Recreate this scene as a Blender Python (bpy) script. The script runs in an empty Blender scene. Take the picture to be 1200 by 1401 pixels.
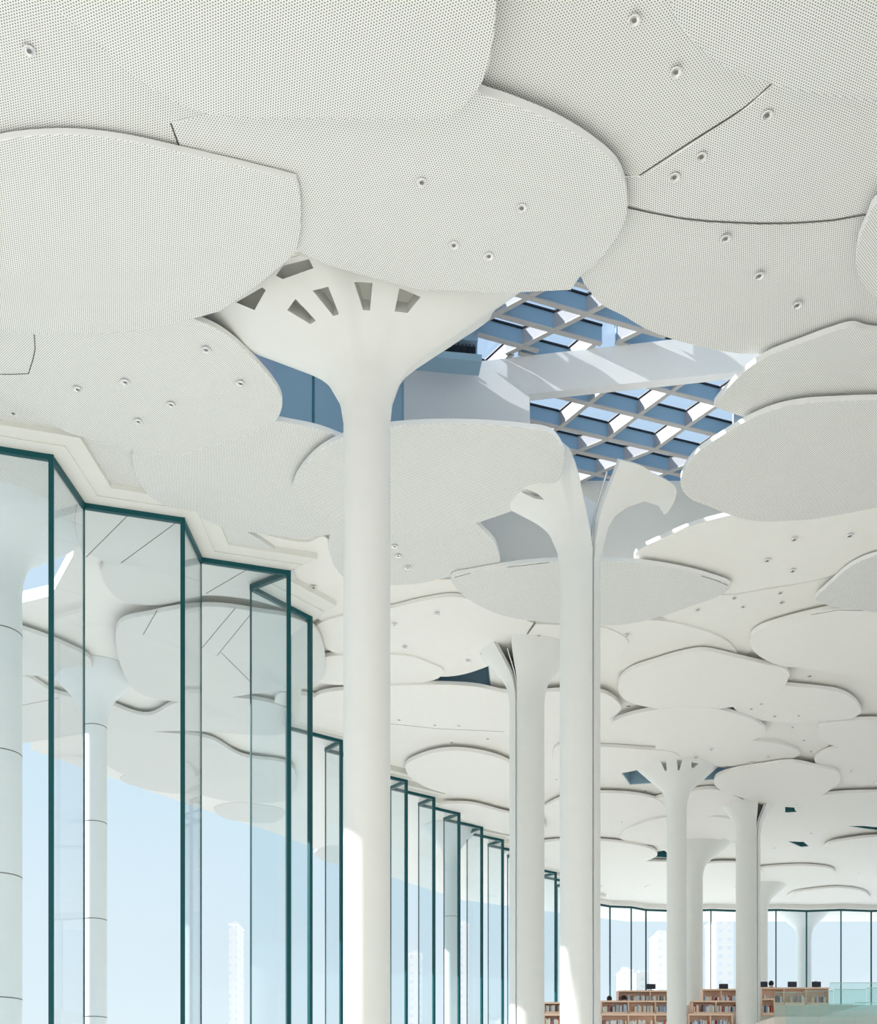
import bpy, bmesh, math, random
from mathutils import Vector, Matrix
from mathutils.bvhtree import BVHTree
from mathutils.geometry import delaunay_2d_cdt
random.seed(7)
F, CX, HY, EYE = 1400.0, 600.0, 1540.0, 1.6
sc = bpy.context.scene
col = sc.collection
PI = math.pi

def W(px, py, h):                       # a pixel at a height above the eye -> plan point
    Y = F * h / (HY - py)
    return ((px - CX) * Y / F, Y)
def WY(px, py, Y):                      # a pixel at a distance -> x, z
    return ((px - CX) * Y / F, (HY - py) * Y / F + EYE)

# ------------------------------------------------------------------ materials
def mat(name, rgb, rough=.6, metal=0., spec=.3, bump=None):
    m = bpy.data.materials.new(name); m.use_nodes = True
    nt = m.node_tree; b = nt.nodes['Principled BSDF']
    b.inputs['Base Color'].default_value = (*rgb, 1)
    b.inputs['Roughness'].default_value = rough
    b.inputs['Metallic'].default_value = metal
    b.inputs['Specular IOR Level'].default_value = spec
    n = nt.nodes.new('ShaderNodeTexNoise'); tc = nt.nodes.new('ShaderNodeTexCoord')
    nt.links.new(tc.outputs['Object'], n.inputs['Vector'])
    n.inputs['Scale'].default_value = bump[0] if bump else 3.0
    n.inputs['Detail'].default_value = 4
    mx = nt.nodes.new('ShaderNodeMix'); mx.data_type = 'RGBA'; mx.blend_type = 'MULTIPLY'
    mx.inputs[0].default_value = bump[1] if bump else .04
    mx.inputs[6].default_value = (*rgb, 1)
    nt.links.new(n.outputs['Fac'], mx.inputs[7])
    nt.links.new(mx.outputs[2], b.inputs['Base Color'])
    return m

def perforated(name, rgb, ang, pitch=.036, rad=.0088, hole=.16):
    m = mat(name, rgb, .65)
    nt = m.node_tree; N = nt.nodes; L = nt.links; b = N['Principled BSDF']
    geo = N.new('ShaderNodeNewGeometry')
    mp = N.new('ShaderNodeVectorRotate'); mp.rotation_type = 'Z_AXIS'; mp.inputs['Angle'].default_value = ang
    L.new(geo.outputs['Position'], mp.inputs['Vector'])
    sx = N.new('ShaderNodeSeparateXYZ'); L.new(mp.outputs[0], sx.inputs[0])
    def M(op, a, bb=None, cc=None):
        n = N.new('ShaderNodeMath'); n.operation = op
        for i, v in enumerate((a, bb, cc)):
            if v is None: continue
            if isinstance(v, (int, float)): n.inputs[i].default_value = v
            else: L.new(v, n.inputs[i])
        return n.outputs[0]
    U = M('MULTIPLY', sx.outputs[0], 1/pitch); V = M('MULTIPLY', sx.outputs[1], 1/(pitch*1.732))
    def d(off):
        fu = M('SUBTRACT', M('FRACT', M('ADD', U, off)), .5)
        fv = M('MULTIPLY', M('SUBTRACT', M('FRACT', M('ADD', V, off)), .5), 1.732)
        return M('ADD', M('MULTIPLY', fu, fu), M('MULTIPLY', fv, fv))
    dd = M('MINIMUM', d(0.0), d(0.5))
    r = rad/pitch
    dot = M('LESS_THAN', dd, r*r)
    sn = N.new('ShaderNodeSeparateXYZ'); L.new(geo.outputs['True Normal'], sn.inputs[0])
    dot = M('MULTIPLY', dot, M('GREATER_THAN', M('ABSOLUTE', sn.outputs[2]), .5))   # only the soffit is drilled, not the rim
    mx = N.new('ShaderNodeMix'); mx.data_type = 'RGBA'
    L.new(dot, mx.inputs[0])
    src = b.inputs['Base Color'].links[0].from_socket
    L.new(src, mx.inputs[6]); mx.inputs[7].default_value = (hole, hole, hole*.97, 1)
    L.new(mx.outputs[2], b.inputs['Base Color'])
    return m

PW = (.85, .855, .832)
PERF = [perforated('perforated_white_metal_%d' % i, PW, math.radians(a)) for i, a in enumerate((18, 48, 77, 100, 133, 160))]
PLAIN = mat('white_painted_board', (.865, .85, .815), .6)
COLM = mat('white_column_plaster', (.77, .775, .745), .42, spec=.3)
TRIM = mat('cream_soffit_trim', (.80, .79, .74), .6)
BEAM = mat('white_beam_paint', (.88, .87, .85), .6)
JOINT = mat('dark_joint', (.12, .12, .11), .8)
BLUE = mat('blue_grey_panel', (.34, .50, .60), .45)
TEALP = mat('teal_panel', (.06, .22, .25), .5)
BLUE_SHADE = mat('blue_fin_shade', (.26, .40, .52), .4)  # blue sky shade put into the cross fins' colour; plain blue elsewhere
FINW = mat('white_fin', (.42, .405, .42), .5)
FLANGE = mat('grey_flange', (.52, .50, .48), .5)
GASK = mat('black_gasket', (.015, .02, .03), .5)
GEDGE = mat('teal_glass_edge', (.002, .075, .085), .35, spec=.25)
CHROME = mat('polished_metal', (.75, .75, .75), .2, 1.)
LDARK = mat('lamp_dark', (.2, .19, .18), .4)
WOOD = mat('light_wood', (.95, .71, .56), .5, bump=(6, .08))
FLOORM = mat('pale_floor', (.66, .64, .60), .5, bump=(1.5, .1))
GROUND = mat('pale_paving', (.31, .31, .305), .9, bump=(.2, .1))
DARK = mat('black_plastic', (.03, .035, .05), .4)
SKIN = mat('skin', (.65, .42, .32), .6)
HAIR = mat('black_hair', (.02, .018, .016), .6)
RED = mat('red_cloth', (.6, .05, .04), .8)
NAVY = mat('navy_cloth', (.05, .08, .14), .8)
GREYC = mat('grey_cloth', (.35, .38, .40), .8)
BOOKM = [mat('book_' + n, c, .6) for n, c in (('white', (.8, .8, .78)), ('blue', (.28, .38, .55)), ('grey', (.45, .47, .5)),
         ('red', (.55, .12, .1)), ('cream', (.8, .75, .6)), ('dark', (.2, .22, .27)), ('pale_blue', (.55, .65, .78)))]
LEAF = mat('leaf', (.12, .2, .1), .8)

def glass(name, tint, cap=.5, k=1.0, rough=0.):
    m = bpy.data.materials.new(name); m.use_nodes = True; nt = m.node_tree; nt.nodes.clear(); L = nt.links
    o = nt.nodes.new('ShaderNodeOutputMaterial'); t = nt.nodes.new('ShaderNodeBsdfTransparent')
    g = nt.nodes.new('ShaderNodeBsdfGlossy'); mx = nt.nodes.new('ShaderNodeMixShader'); geo = nt.nodes.new('ShaderNodeNewGeometry')
    dp = nt.nodes.new('ShaderNodeVectorMath'); dp.operation = 'DOT_PRODUCT'
    L.new(geo.outputs['Incoming'], dp.inputs[0]); L.new(geo.outputs['Normal'], dp.inputs[1])
    def M(op, a, b=None):
        n = nt.nodes.new('ShaderNodeMath'); n.operation = op
        for q, v in enumerate((a, b)):
            if v is None: continue
            if isinstance(v, (int, float)): n.inputs[q].default_value = v
            else: L.new(v, n.inputs[q])
        return n.outputs[0]
    c = M('SUBTRACT', 1.0, M('ABSOLUTE', dp.outputs['Value']))
    f = M('MINIMUM', M('MULTIPLY', M('ADD', M('MULTIPLY', M('POWER', c, 5), .96), .04), k), cap)
    t.inputs[0].default_value = (*tint, 1); g.inputs['Roughness'].default_value = rough
    L.new(f, mx.inputs[0]); L.new(t.outputs[0], mx.inputs[1]); L.new(g.outputs[0], mx.inputs[2])
    L.new(mx.outputs[0], o.inputs[0])
    return m
GLASS = glass('facade_glass', (.965, .985, .99), .45)
GLASS2 = glass('balustrade_glass', (.88, .965, .95), .6, 2.2)
SKYG = glass('skylight_glass', (.95, .98, 1.0))

def tower_mat(name, rgb, win):
    m = bpy.data.materials.new(name); m.use_nodes = True; nt = m.node_tree; N = nt.nodes; L = nt.links
    b = N['Principled BSDF']; b.inputs['Roughness'].default_value = .8
    tc = N.new('ShaderNodeTexCoord'); br = N.new('ShaderNodeTexBrick')
    br.offset = 0; br.inputs['Scale'].default_value = 1; br.inputs['Brick Width'].default_value = 3.4; br.inputs['Row Height'].default_value = 3.1
    br.inputs['Mortar Size'].default_value = .95; br.inputs['Mortar Smooth'].default_value = 0
    br.inputs['Color1'].default_value = (*win, 1); br.inputs['Color2'].default_value = (*[w*1.12 for w in win], 1)
    br.inputs['Mortar'].default_value = (*rgb, 1)
    mp = N.new('ShaderNodeCombineXYZ'); s = N.new('ShaderNodeSeparateXYZ'); a = N.new('ShaderNodeMath')
    L.new(tc.outputs['Object'], s.inputs[0]); L.new(s.outputs[0], a.inputs[0]); L.new(s.outputs[1], a.inputs[1])
    L.new(a.outputs[0], mp.inputs[0]); L.new(s.outputs[2], mp.inputs[1]); L.new(mp.outputs[0], br.inputs['Vector'])
    L.new(br.outputs['Color'], b.inputs['Base Color'])
    return m
TOW = tower_mat('tower_cream_haze', (.80, .77, .73), (.66, .67, .69))  # distance haze is mixed into these pale wall and window colours

# ------------------------------------------------------------------ mesh helpers
def link(name, me, parent=None, m=None, smooth=False):
    o = bpy.data.objects.new(name, me); col.objects.link(o)
    if m is not None and not me.materials: me.materials.append(m)
    if smooth:
        for p in me.polygons: p.use_smooth = True
    if parent is not None: o.parent = parent
    return o
def bm_obj(name, bm, m, parent=None, smooth=False):
    me = bpy.data.meshes.new(name); bmesh.ops.recalc_face_normals(bm, faces=bm.faces); bm.to_mesh(me); bm.free()
    return link(name, me, parent, m, smooth)
def tag(o, label=None, cat=None, group=None, kind=None):
    if label: o['label'] = label
    if cat: o['category'] = cat
    if group: o['group'] = group
    if kind: o['kind'] = kind
    return o
def empty(name, loc=(0, 0, 0), rz=0):
    o = bpy.data.objects.new(name, None); col.objects.link(o); o.location = loc; o.rotation_euler = (0, 0, rz)
    o.empty_display_size = .2
    return o
def put_parent(o, parent):              # parent keeps world place: vertices are in world coordinates, parent sits at loc
    o.parent = parent; o.matrix_parent_inverse = Matrix.Translation(-Vector(parent.location))
def bbox(bm, c, s, rz=0):
    r = bmesh.ops.create_cube(bm, size=1)
    M = Matrix.Translation(c) @ Matrix.Rotation(rz, 4, 'Z') @ Matrix.Diagonal((s[0], s[1], s[2], 1))
    bmesh.ops.transform(bm, matrix=M, verts=r['verts'])
    return r['verts']
def bar(bm, p, q, w, z0, z1):           # upright board between two plan points
    p = Vector(p[:2]); q = Vector(q[:2]); d = q-p; c = (p+q)/2
    return bbox(bm, (c.x, c.y, (z0+z1)/2), (d.length, w, z1-z0), math.atan2(d.y, d.x))
def prism(bm, pts, z0, z1):
    lo = [bm.verts.new((x, y, z0)) for x, y in pts]; hi = [bm.verts.new((x, y, z1)) for x, y in pts]
    n = len(pts)
    a = bm.faces.new(lo); b = bm.faces.new(hi)
    for i in range(n): bm.faces.new((lo[i], lo[(i+1) % n], hi[(i+1) % n], hi[i]))
    bmesh.ops.triangulate(bm, faces=[a, b])
def spline(pts, k=8):                   # closed outline, third value 1 = corner
    n = len(pts); P = [Vector(p[:2]) for p in pts]; C = [len(p) > 2 for p in pts]; out = []
    for i in range(n):
        p1, p2 = P[i], P[(i+1) % n]
        p0 = p1*2-p2 if C[i] else P[i-1]
        p3 = p2*2-p1 if C[(i+1) % n] else P[(i+2) % n]
        t0 = 0; t1 = max((p1-p0).length, 1e-3)**.5; t2 = t1+max((p2-p1).length, 1e-3)**.5; t3 = t2+max((p3-p2).length, 1e-3)**.5
        kk = 1 if (C[i] and C[(i+1) % n]) else k
        for j in range(kk):
            t = t1+(t2-t1)*j/kk
            A1 = p0*((t1-t)/(t1-t0))+p1*((t-t0)/(t1-t0)); A2 = p1*((t2-t)/(t2-t1))+p2*((t-t1)/(t2-t1))
            A3 = p2*((t3-t)/(t3-t2))+p3*((t-t2)/(t3-t2))
            B1 = A1*((t2-t)/(t2-t0))+A2*((t-t0)/(t2-t0)); B2 = A2*((t3-t)/(t3-t1))+A3*((t-t1)/(t3-t1))
            out.append(B1*((t2-t)/(t2-t1))+B2*((t-t1)/(t2-t1)))
    return out

def panel_mesh(bm, pts, z, rim):
    # soffit sheet with a softly rolled rim
    n = len(pts)
    area = sum(pts[i][0]*pts[(i+1) % n][1]-pts[(i+1) % n][0]*pts[i][1] for i in range(n))
    if area < 0: pts = pts[::-1]
    P = [Vector(p) for p in pts]
    nrm = []
    for i in range(n):
        d = (P[(i+1) % n]-P[i-1]); d = Vector((d.y, -d.x)); nrm.append(d.normalized() if d.length > 1e-6 else Vector((0, 0)))
    rings = []
    for off, dz in ((-.012, 0), (-.003, .004), (0, .013), (0, rim)):
        rings.append([bm.verts.new((P[i].x+nrm[i].x*off, P[i].y+nrm[i].y*off, z+dz)) for i in range(n)])
    a = bm.faces.new(rings[0]); b = bm.faces.new(rings[-1])
    for r0, r1 in zip(rings, rings[1:]):
        for i in range(n): bm.faces.new((r0[i], r0[(i+1) % n], r1[(i+1) % n], r1[i]))
    bmesh.ops.triangulate(bm, faces=[a, b])
def add_panel(label, h, rim, m, px=None, plan=None, joints=(), cat='ceiling panel', group=None, name='ceiling_panel'):
    if px is not None: pts = [W(p.x, p.y, h) for p in spline(px)]
    else: pts = [tuple(p) for p in spline(plan)]
    cx = sum(p[0] for p in pts)/len(pts); cy = sum(p[1] for p in pts)/len(pts)
    bm = bmesh.new(); panel_mesh(bm, [(x-cx, y-cy) for x, y in pts], 0, rim)
    o = bm_obj(name, bm, m); o.location = (cx, cy, h+EYE)
    tag(o, label, cat, group or 'overlapping petal shaped ceiling panels', 'thing')
    for j in joints:
        bm = bmesh.new()
        q = [Vector(W(a, b, h)) for a, b in j]
        for a, b in zip(q, q[1:]): bar(bm, (a.x-cx, a.y-cy), (b.x-cx, b.y-cy), .016, -.004, .004)
        bm_obj('joint', bm, JOINT, o)
    return o

# ------------------------------------------------------------------ ceiling panels traced near to far
D = 0
P = [
 ('large low panel at top left centre with a rounded right end', 13.1, .10, 0,
  [(65,0),(130,58),(180,103),(225,132),(262,150),(300,158),(345,162),(450,163),(560,164),(606,163),(640,140),(662,108),(674,60),(679,0),(676,-80),(600,-260),(300,-300),(60,-160),(40,-40)]),
 ('flat perforated panel in the top left corner holding one downlight', 13.3, .10, 4,
  [(-450,-250),(300,-250),(330,100),(293,151,1),(233,169,1),(248,212,1),(230,300),(-450,330)]),
 ('broad perforated panel above the nearest column holding four downlights', 13.3, .13, 1,
  [(235,170,1),(295,152,1),(450,60),(600,90),(650,125),(700,143),(760,168),(810,198),(845,230),(857,262),(858,290),(850,315),(830,345),(800,374),(793,380,1),(781,397,1),(740,399),(689,401),(640,399),(610,398),(572,396),(535,387),(494,376),(449,363),(400,340),(300,290),(250,211,1)]),
 ('perforated panel at top right centre ending in a dark joint', 13.5, .10, 0,
  [(600,-260),(1000,-260),(1100,60),(1055,115,1),(1018,147),(1000,159),(940,197),(875,240,1),(700,242,1),(560,120)]),
 ('perforated panel on the right between two curved dark joints', 13.5, .10, 5,
  [(877,242,1),(942,200),(1002,162),(1020,149),(1057,117,1),(1150,60),(1450,60),(1450,290),(1192,291),(1140,300),(1080,304),(1000,303),(930,297),(860,282,1),(800,270,1),(800,243,1)]),
 ('wide panel above the skylight holding a diagonal row of three downlights', 13.5, .10, 1,
  [(800,262,1),(860,285,1),(930,300),(1000,306),(1080,307),(1140,303),(1192,294),(1450,290),(1450,520),(1200,520),(1056,487),(1002,483),(960,475),(922,465),(885,451),(852,432),(822,416),(800,390,1),(794,378,1),(770,330)]),
 ('panel filling the top right corner with the largest looking holes', 13.35, .10, 3,
  [(917,-5),(925,25),(945,52),(975,80),(1010,100),(1055,115),(1110,127),(1160,134),(1230,142),(1500,150),(1500,-260),(950,-260),(915,-80)]),
 ('panel cut by the right edge of the photo with vertical looking rows', 13.2, .12, 2,
  [(1200,277),(1185,305),(1175,330),(1171,360),(1178,385),(1190,402),(1215,415),(1300,430),(1400,400),(1420,320),(1300,240)]),
 ('lined panel at the right edge whose tip points at the skylight', 13.35, .10, 4,
  [(977,555),(981,548),(996,531),(1019,508),(1051,487),(1095,470),(1136,455),(1168,447),(1185,452),(1230,456),(1400,470),(1400,640),(1200,640),(1060,600),(1026,575),(1002,566),(985,560)]),
 ('round nosed panel at the right edge just below the skylight', 13.2, .10, 0,
  [(1026,574),(1060,560),(1098,552),(1142,549),(1200,547),(1400,550),(1400,670),(1250,685),(1200,695),(1151,704),(1110,711),(1077,713),(1050,714),(1025,712),(997,704),(969,693),(941,680),(931,662),(937,641),(953,620),(985,598)]),
 ('big low disc at upper left with a bright rim along its top', 13.15, .09, 4,
  [(-250,300),(-60,210),(0,192),(60,185),(110,185),(170,192),(240,207),(330,228),(390,243),(405,247,1),(410,265),(412,300),(408,335),(400,350),(380,368),(350,392),(302,426,1),(262,437),(209,449),(157,455),(94,458),(47,457),(0,452),(-200,430),(-300,380)]),
 ('rounded perforated panel left of the nearest column holding six downlights', 13.3, .09, 5,
  [(-300,470),(-200,380),(100,400),(262,436),(300,452),(330,475),(356,501),(375,524),(385,542),(386,557),(379,574),(369,582),(330,599),(285,612),(240,624),(210,620),(180,616),(127,602),(90,591),(49,565),(19,548),(-20,539),(-300,560)]),
 ('flat strip of perforated ceiling along the zigzag glass at left', 13.55, .10, 5,
  [(-450,500),(60,520),(260,600),(330,700),(330,780),(200,760),(60,700),(-450,640)]),
 ('panel with fine lines behind the nearest column above the second glass bay', 13.4, .10, 2,
  [(184,617),(181,632),(187,655),(202,676),(232,696),(270,707),(300,720),(360,731),(420,737),(446,732),(480,725),(520,690),(520,620),(467,599),(437,588),(400,580),(375,576),(330,580),(240,600)]),
 ('pale oval panel passing behind the nearest column below the skylight', 13.25, .10, 1,
  [(402,672),(403,660),(415,639),(437,617),(467,600),(500,589),(535,584),(570,581),(600,580),(660,581),(720,586),(747,590),(759,597),(767,608),(772,621),(771,638),(765,655),(733,683),(701,699),(667,711),(648,717),(583,729),(533,729),(500,723),(470,713),(447,705),(420,690)]),
 ('flat ceiling piece beside the glass just left of the nearest column', 13.55, .10, -1,
  [(290,712,1),(420,742),(441,734),(455,742),(470,757),(520,800),(520,880),(440,850),(380,800),(307,756,1)]),
 ('panel with a rounded right end left of the second column top', 13.45, .10, 5,
  [(560,700),(647,714),(663,727),(676,741),(682,755),(683,775),(645,784),(613,790),(560,800),(470,790),(450,740),(480,700)]),
 ('oval panel crossing behind the second column with dark slots on its rim', 13.3, .10, 2,
  [(617,791),(650,782),(690,775),(730,770),(765,768),(822,768),(880,771),(930,779),(970,789),(1000,802),(985,815),(950,828),(900,845),(850,855),(765,853),(740,851),(690,843),(650,826),(627,808)]),
 ('smooth panel right of the second column holding four downlights', 13.5, .10, -1,
  [(868,766),(870,757),(884,747),(908,736),(940,722),(972,712),(1008,704),(1100,690),(1300,690),(1300,740),(1200,760),(1130,790),(1053,804),(986,812),(930,790)]),
 ('flat piece with a cluster of downlights between three right hand panels', 13.6, .08, -1,
  [(820,780),(986,814),(1053,806),(1130,792),(1180,780),(1180,850),(1060,865),(1010,900),(960,880),(900,840)]),
 ('small lined panel at the right edge level with the second column top', 13.35, .10, 3,
  [(1116,820),(1128,806),(1140,795),(1158,779),(1179,767),(1200,760),(1300,740),(1350,800),(1300,840),(1165,834),(1135,829)]),
 ('large smooth panel at the right edge with a pointed left end', 13.4, .12, -1,
  [(1028,886),(1027,872),(1039,861),(1067,851),(1109,840),(1147,833),(1200,834),(1300,836),(1350,900),(1200,925),(1092,913),(1070,912),(1042,900)]),
 ('smooth panel right of the second column tucked under the slotted oval', 13.5, .10, -1,
  [(740,860),(864,848),(913,851),(955,861),(976,868),(997,879),(1008,895),(990,905),(862,917),(822,916),(780,912)]),
 ('long lens shaped panel right of the second column with pointed right tip', 13.35, .12, -1,
  [(846,940),(850,928),(864,917),(899,905),(930,896),(962,891),(1007,900),(1046,909),(1074,916),(1081,923,1),(1076,935),(1062,950),(1030,962),(960,972),(900,970),(860,960),(848,950)]),
 ('small stepped panel right of the pointed lens panel', 13.45, .12, -1,
  [(1060,940),(1073,938,1),(1123,943),(1147,947),(1163,954),(1173,963),(1178,974),(1168,982),(1123,987),(1060,988),(1010,975),(1000,955)]),
 ('smooth panel at the right edge below the small stepped panel', 13.4, .12, -1,
  [(1122,1010),(1120,996),(1128,990),(1167,986),(1200,985),(1300,984),(1300,1040),(1200,1036),(1150,1024)]),
 ('oval panel directly above the fourth column', 13.35, .12, -1,
  [(838,997),(840,988),(857,980),(893,972),(930,968),(973,969),(1007,977),(1033,987),(1047,997),(1047,1003),(1017,1017),(950,1022),(883,1017),(850,1008)]),
 ('panel with a dark curved lip right of the oval over the fourth column', 13.5, .12, -1,
  [(1037,1014),(1067,1018),(1087,1025),(1095,1031),(1080,1040),(1020,1048),(940,1046),(890,1040),(900,1022),(950,1012)]),
 ('panel with a straight shaded lip left of the fourth column', 13.5, .12, -1,
  [(760,1024),(822,1022),(872,1025),(925,1031),(930,1038),(890,1049),(850,1058),(800,1060),(760,1050)]),
 ('panel at right edge above the twin split column', 13.45, .12, -1,
  [(1115,1043),(1115,1037),(1130,1028),(1150,1023),(1200,1022),(1300,1030),(1300,1075),(1200,1074),(1167,1073),(1130,1060)]),
 ('oval panel directly above the fifth column', 13.35, .12, -1,
  [(977,1072),(980,1063),(1000,1055),(1047,1047),(1083,1043),(1120,1050),(1147,1058),(1150,1067),(1133,1083),(1100,1097),(1050,1102),(1020,1093),(987,1082)]),
 ('panel with a curled dark lip between the fourth and fifth columns', 13.45, .14, -1,
  [(940,1084),(978,1080),(1000,1087),(1017,1095),(1020,1101),(1000,1112),(940,1118),(900,1112),(890,1098)]),
 ('wide panel at right edge beside the fifth column top', 13.4, .12, -1,
  [(1087,1106),(1100,1093),(1133,1087),(1200,1084),(1300,1086),(1300,1135),(1200,1132),(1130,1122),(1095,1114)]),
 ('panel at right edge low over the far reading area', 13.4, .12, -1,
  [(1126,1162),(1133,1155),(1167,1148),(1200,1145),(1300,1146),(1300,1182),(1200,1178),(1153,1172)]),
 ('flat oval panel nearest the far right glass', 13.45, .12, -1,
  [(1077,1229),(1083,1223),(1117,1217),(1150,1215),(1183,1221),(1190,1229),(1150,1234),(1110,1235)]),
 ('panel with a rosy shaded curve just right of the nearest column', 13.45, .12, -1,
  [(533,896),(560,898),(587,907),(607,918),(600,928),(560,936),(500,938),(430,930),(430,905),(480,896)]),
 ('long panel crossing behind the nearest and the third columns', 13.4, .12, -1,
  [(430,955),(480,943),(533,939),(600,937),(653,940),(693,948),(748,947),(765,946),(830,950),(850,970),(800,995),(690,1003),(600,1000),(533,992),(440,980)]),
 ('smooth panel with scattered downlights left of the third column', 13.5, .10, -1,
  [(533,833),(580,822),(627,817),(700,840),(730,853,1),(710,882,1),(710,886,1),(667,912),(606,926),(533,905),(450,890),(430,860),(480,840)]),
 ('small panel between the third column top and the second column', 13.5, .10, -1,
  [(733,854,1),(830,860),(860,880),(822,916),(790,912),(760,905),(714,888,1),(713,882,1)]),
 ('oval panel beside the farther glass bays left of the third column', 13.35, .14, -1,
  [(555,1048),(583,1033),(620,1027),(667,1033),(695,1043),(720,1060),(700,1080),(640,1088),(590,1080),(560,1062)]),
 ('thin panel low behind the third column by the glass', 13.4, .12, -1,
  [(600,1103),(640,1100),(695,1113),(740,1120),(745,1140),(700,1142),(640,1125)]),
 ('panel with a bent shaded edge at the glass left of the nearest column', 13.4, .14, -1,
  [(380,950),(425,953,1),(453,956,1),(470,975),(520,1000),(500,1030),(440,1020),(380,990)]),
]
JO = {'rounded perforated panel left': [[(0,512),(20,512),(39,511),(45,492),(48,478),(47,458)]],
      'flat perforated panel in the top left': [[(293,152.5),(234,170.5),(249,211)]],
      'perforated panel at top right centre': [[(855,240.5),(874,240.5),(940,197.5),(1000,160),(1018,148),(1038,132),(1055,115.5)]],
      'perforated panel on the right between': [[(858,283.5),(892,291.5),(930,298.5),(965,302.5),(1000,304.5),(1040,306),(1080,305.5),(1110,303.8),(1140,301.5),(1192,292.5)]],
      'oval panel crossing behind the second': [[(622,790),(644,784)],[(694,776),(730,772),(752,769.5)],[(960,788),(980,794),(996,801)]],
      'long panel crossing behind the nearest': [[(533,990),(600,997),(690,1001)]],
      'smooth panel with scattered': [[(733,852),(712,881),(711,888)]],
      'large smooth panel at the right edge': [[(1110,841),(1147,834.5),(1200,836)]],
      'lined panel at the right edge whose': [],
      }
P = [(lab, h+.005*((i*7) % 12), rim, mi, px) for i, (lab, h, rim, mi, px) in enumerate(P)]
for i, (lab, h, rim, mi, px) in enumerate(P):
    jj = [v for k_, v in JO.items() if lab.startswith(k_)]
    add_panel(lab, h, rim, PLAIN if mi < 0 else PERF[mi], px, joints=jj[0] if jj else ())

# thin joint lines on the long crossing panel
# ---- farther panels, laid out over the deep part of the hall
rows = []
rr = random.Random(11)
occupied = []
for i, (lab, h, rim, mi, px) in enumerate(P):
    q = [W(p[0], p[1], h) for p in px]
    cx = sum(a for a, b in q)/len(q); cy = sum(b for a, b in q)/len(q)
    occupied.append((cx, cy, max(math.hypot(a-cx, b-cy) for a, b in q)))
TINTS = ['first', 'second', 'third', 'fourth', 'fifth', 'sixth', 'seventh', 'eighth', 'ninth', 'tenth', 'eleventh', 'twelfth']
def facade_x(Y): return -3.4+(Y-35.8)*.516
ROWN = ['row just beyond the fourth column', 'row beyond the fifth column', 'third row from the far glass', 'second row from the far glass', 'row against the far glass']
for r_, Y0 in enumerate((43.2, 47.2, 51.2, 55.3, 59.4)):
    cand = []
    x = facade_x(Y0)+2.0+(r_ % 2)*1.8
    while x < .46*Y0+2:
        cx = x+rr.uniform(-.6, .6); cy = Y0+rr.uniform(-.7, .7); R = rr.uniform(1.9, 2.9)
        x += rr.uniform(3.9, 5.2)
        if any(math.hypot(cx-a, cy-b) < (R+c)*.72 for a, b, c in occupied): continue
        occupied.append((cx, cy, R)); cand.append((cx, cy, R))
    for k, (cx, cy, R) in enumerate(cand):
        ph = rr.uniform(0, 6.28); e = rr.uniform(.05, .14); el = rr.uniform(1.0, 1.35)
        pts = [(cx+math.cos(t)*R*el*(1+e*math.cos(2*t+ph)+.04*math.cos(3*t-ph)), cy+math.sin(t)*R*(1+e*math.sin(2*t+ph))) for t in [j*2*PI/14 for j in range(14)]]
        add_panel('small pale ceiling panel, %s from the left in the %s' % (TINTS[k], ROWN[r_]), rr.uniform(13.42, 13.62), rr.uniform(.10, .14), PLAIN, plan=pts)

# ------------------------------------------------------------------ base ceiling with openings
HB = 13.66
def hpx(pts, h=HB): return [W(a, b, h) for a, b in pts]
HOLE1 = [(-4.6, 16.8), (-1.5, 15.9), (2, 15.8), (4, 16.1), (9.6, 17.6), (9.6, 23.4), (7.4, 25.6), (-.7, 25.6), (-.7, 21.8), (-3.4, 20.6)]
SMALL = [
 (hpx([(600,912),(668,898),(672,941),(600,941)]), 'left of the third column'),
 (hpx([(846,1052),(862,1074),(905,1071),(990,1066),(992,1050),(930,1046)]), 'around the fourth column'),
 (hpx([(1074,1104),(1088,1105),(1096,1111),(1074,1112)]), 'right of the fifth column'),
 (hpx([(880,1168),(913,1163),(913,1174),(880,1171)]), 'left of the sixth column'),
 (hpx([(1078,1151),(1100,1152),(1107,1158),(1096,1159)]), 'in the far right ceiling'),
 (hpx([(1160,1130),(1201,1130),(1201,1136),(1180,1133.5)]), 'at the right edge'),
]
CANO = hpx([(-260,700),(0,692),(64,706),(100,716),(100,760),(70,815),(0,832),(-260,834)])   # opening of the outer canopy
OUT = [(48, -50), (48, 68.5), (12.6, 68.5), (1.5, 62), (-3.5, 55), (-7.5, 48), (-11.0, 43.0), (-14.8, 37.2), (-12.8, 31), (-12.8, 24.5), (-12.3, 24.2), (-12.3, 21), (-14.7, 20.4), (-14.7, -50)]  # left edge beyond view is drawn in to let sun reach the columns
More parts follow.
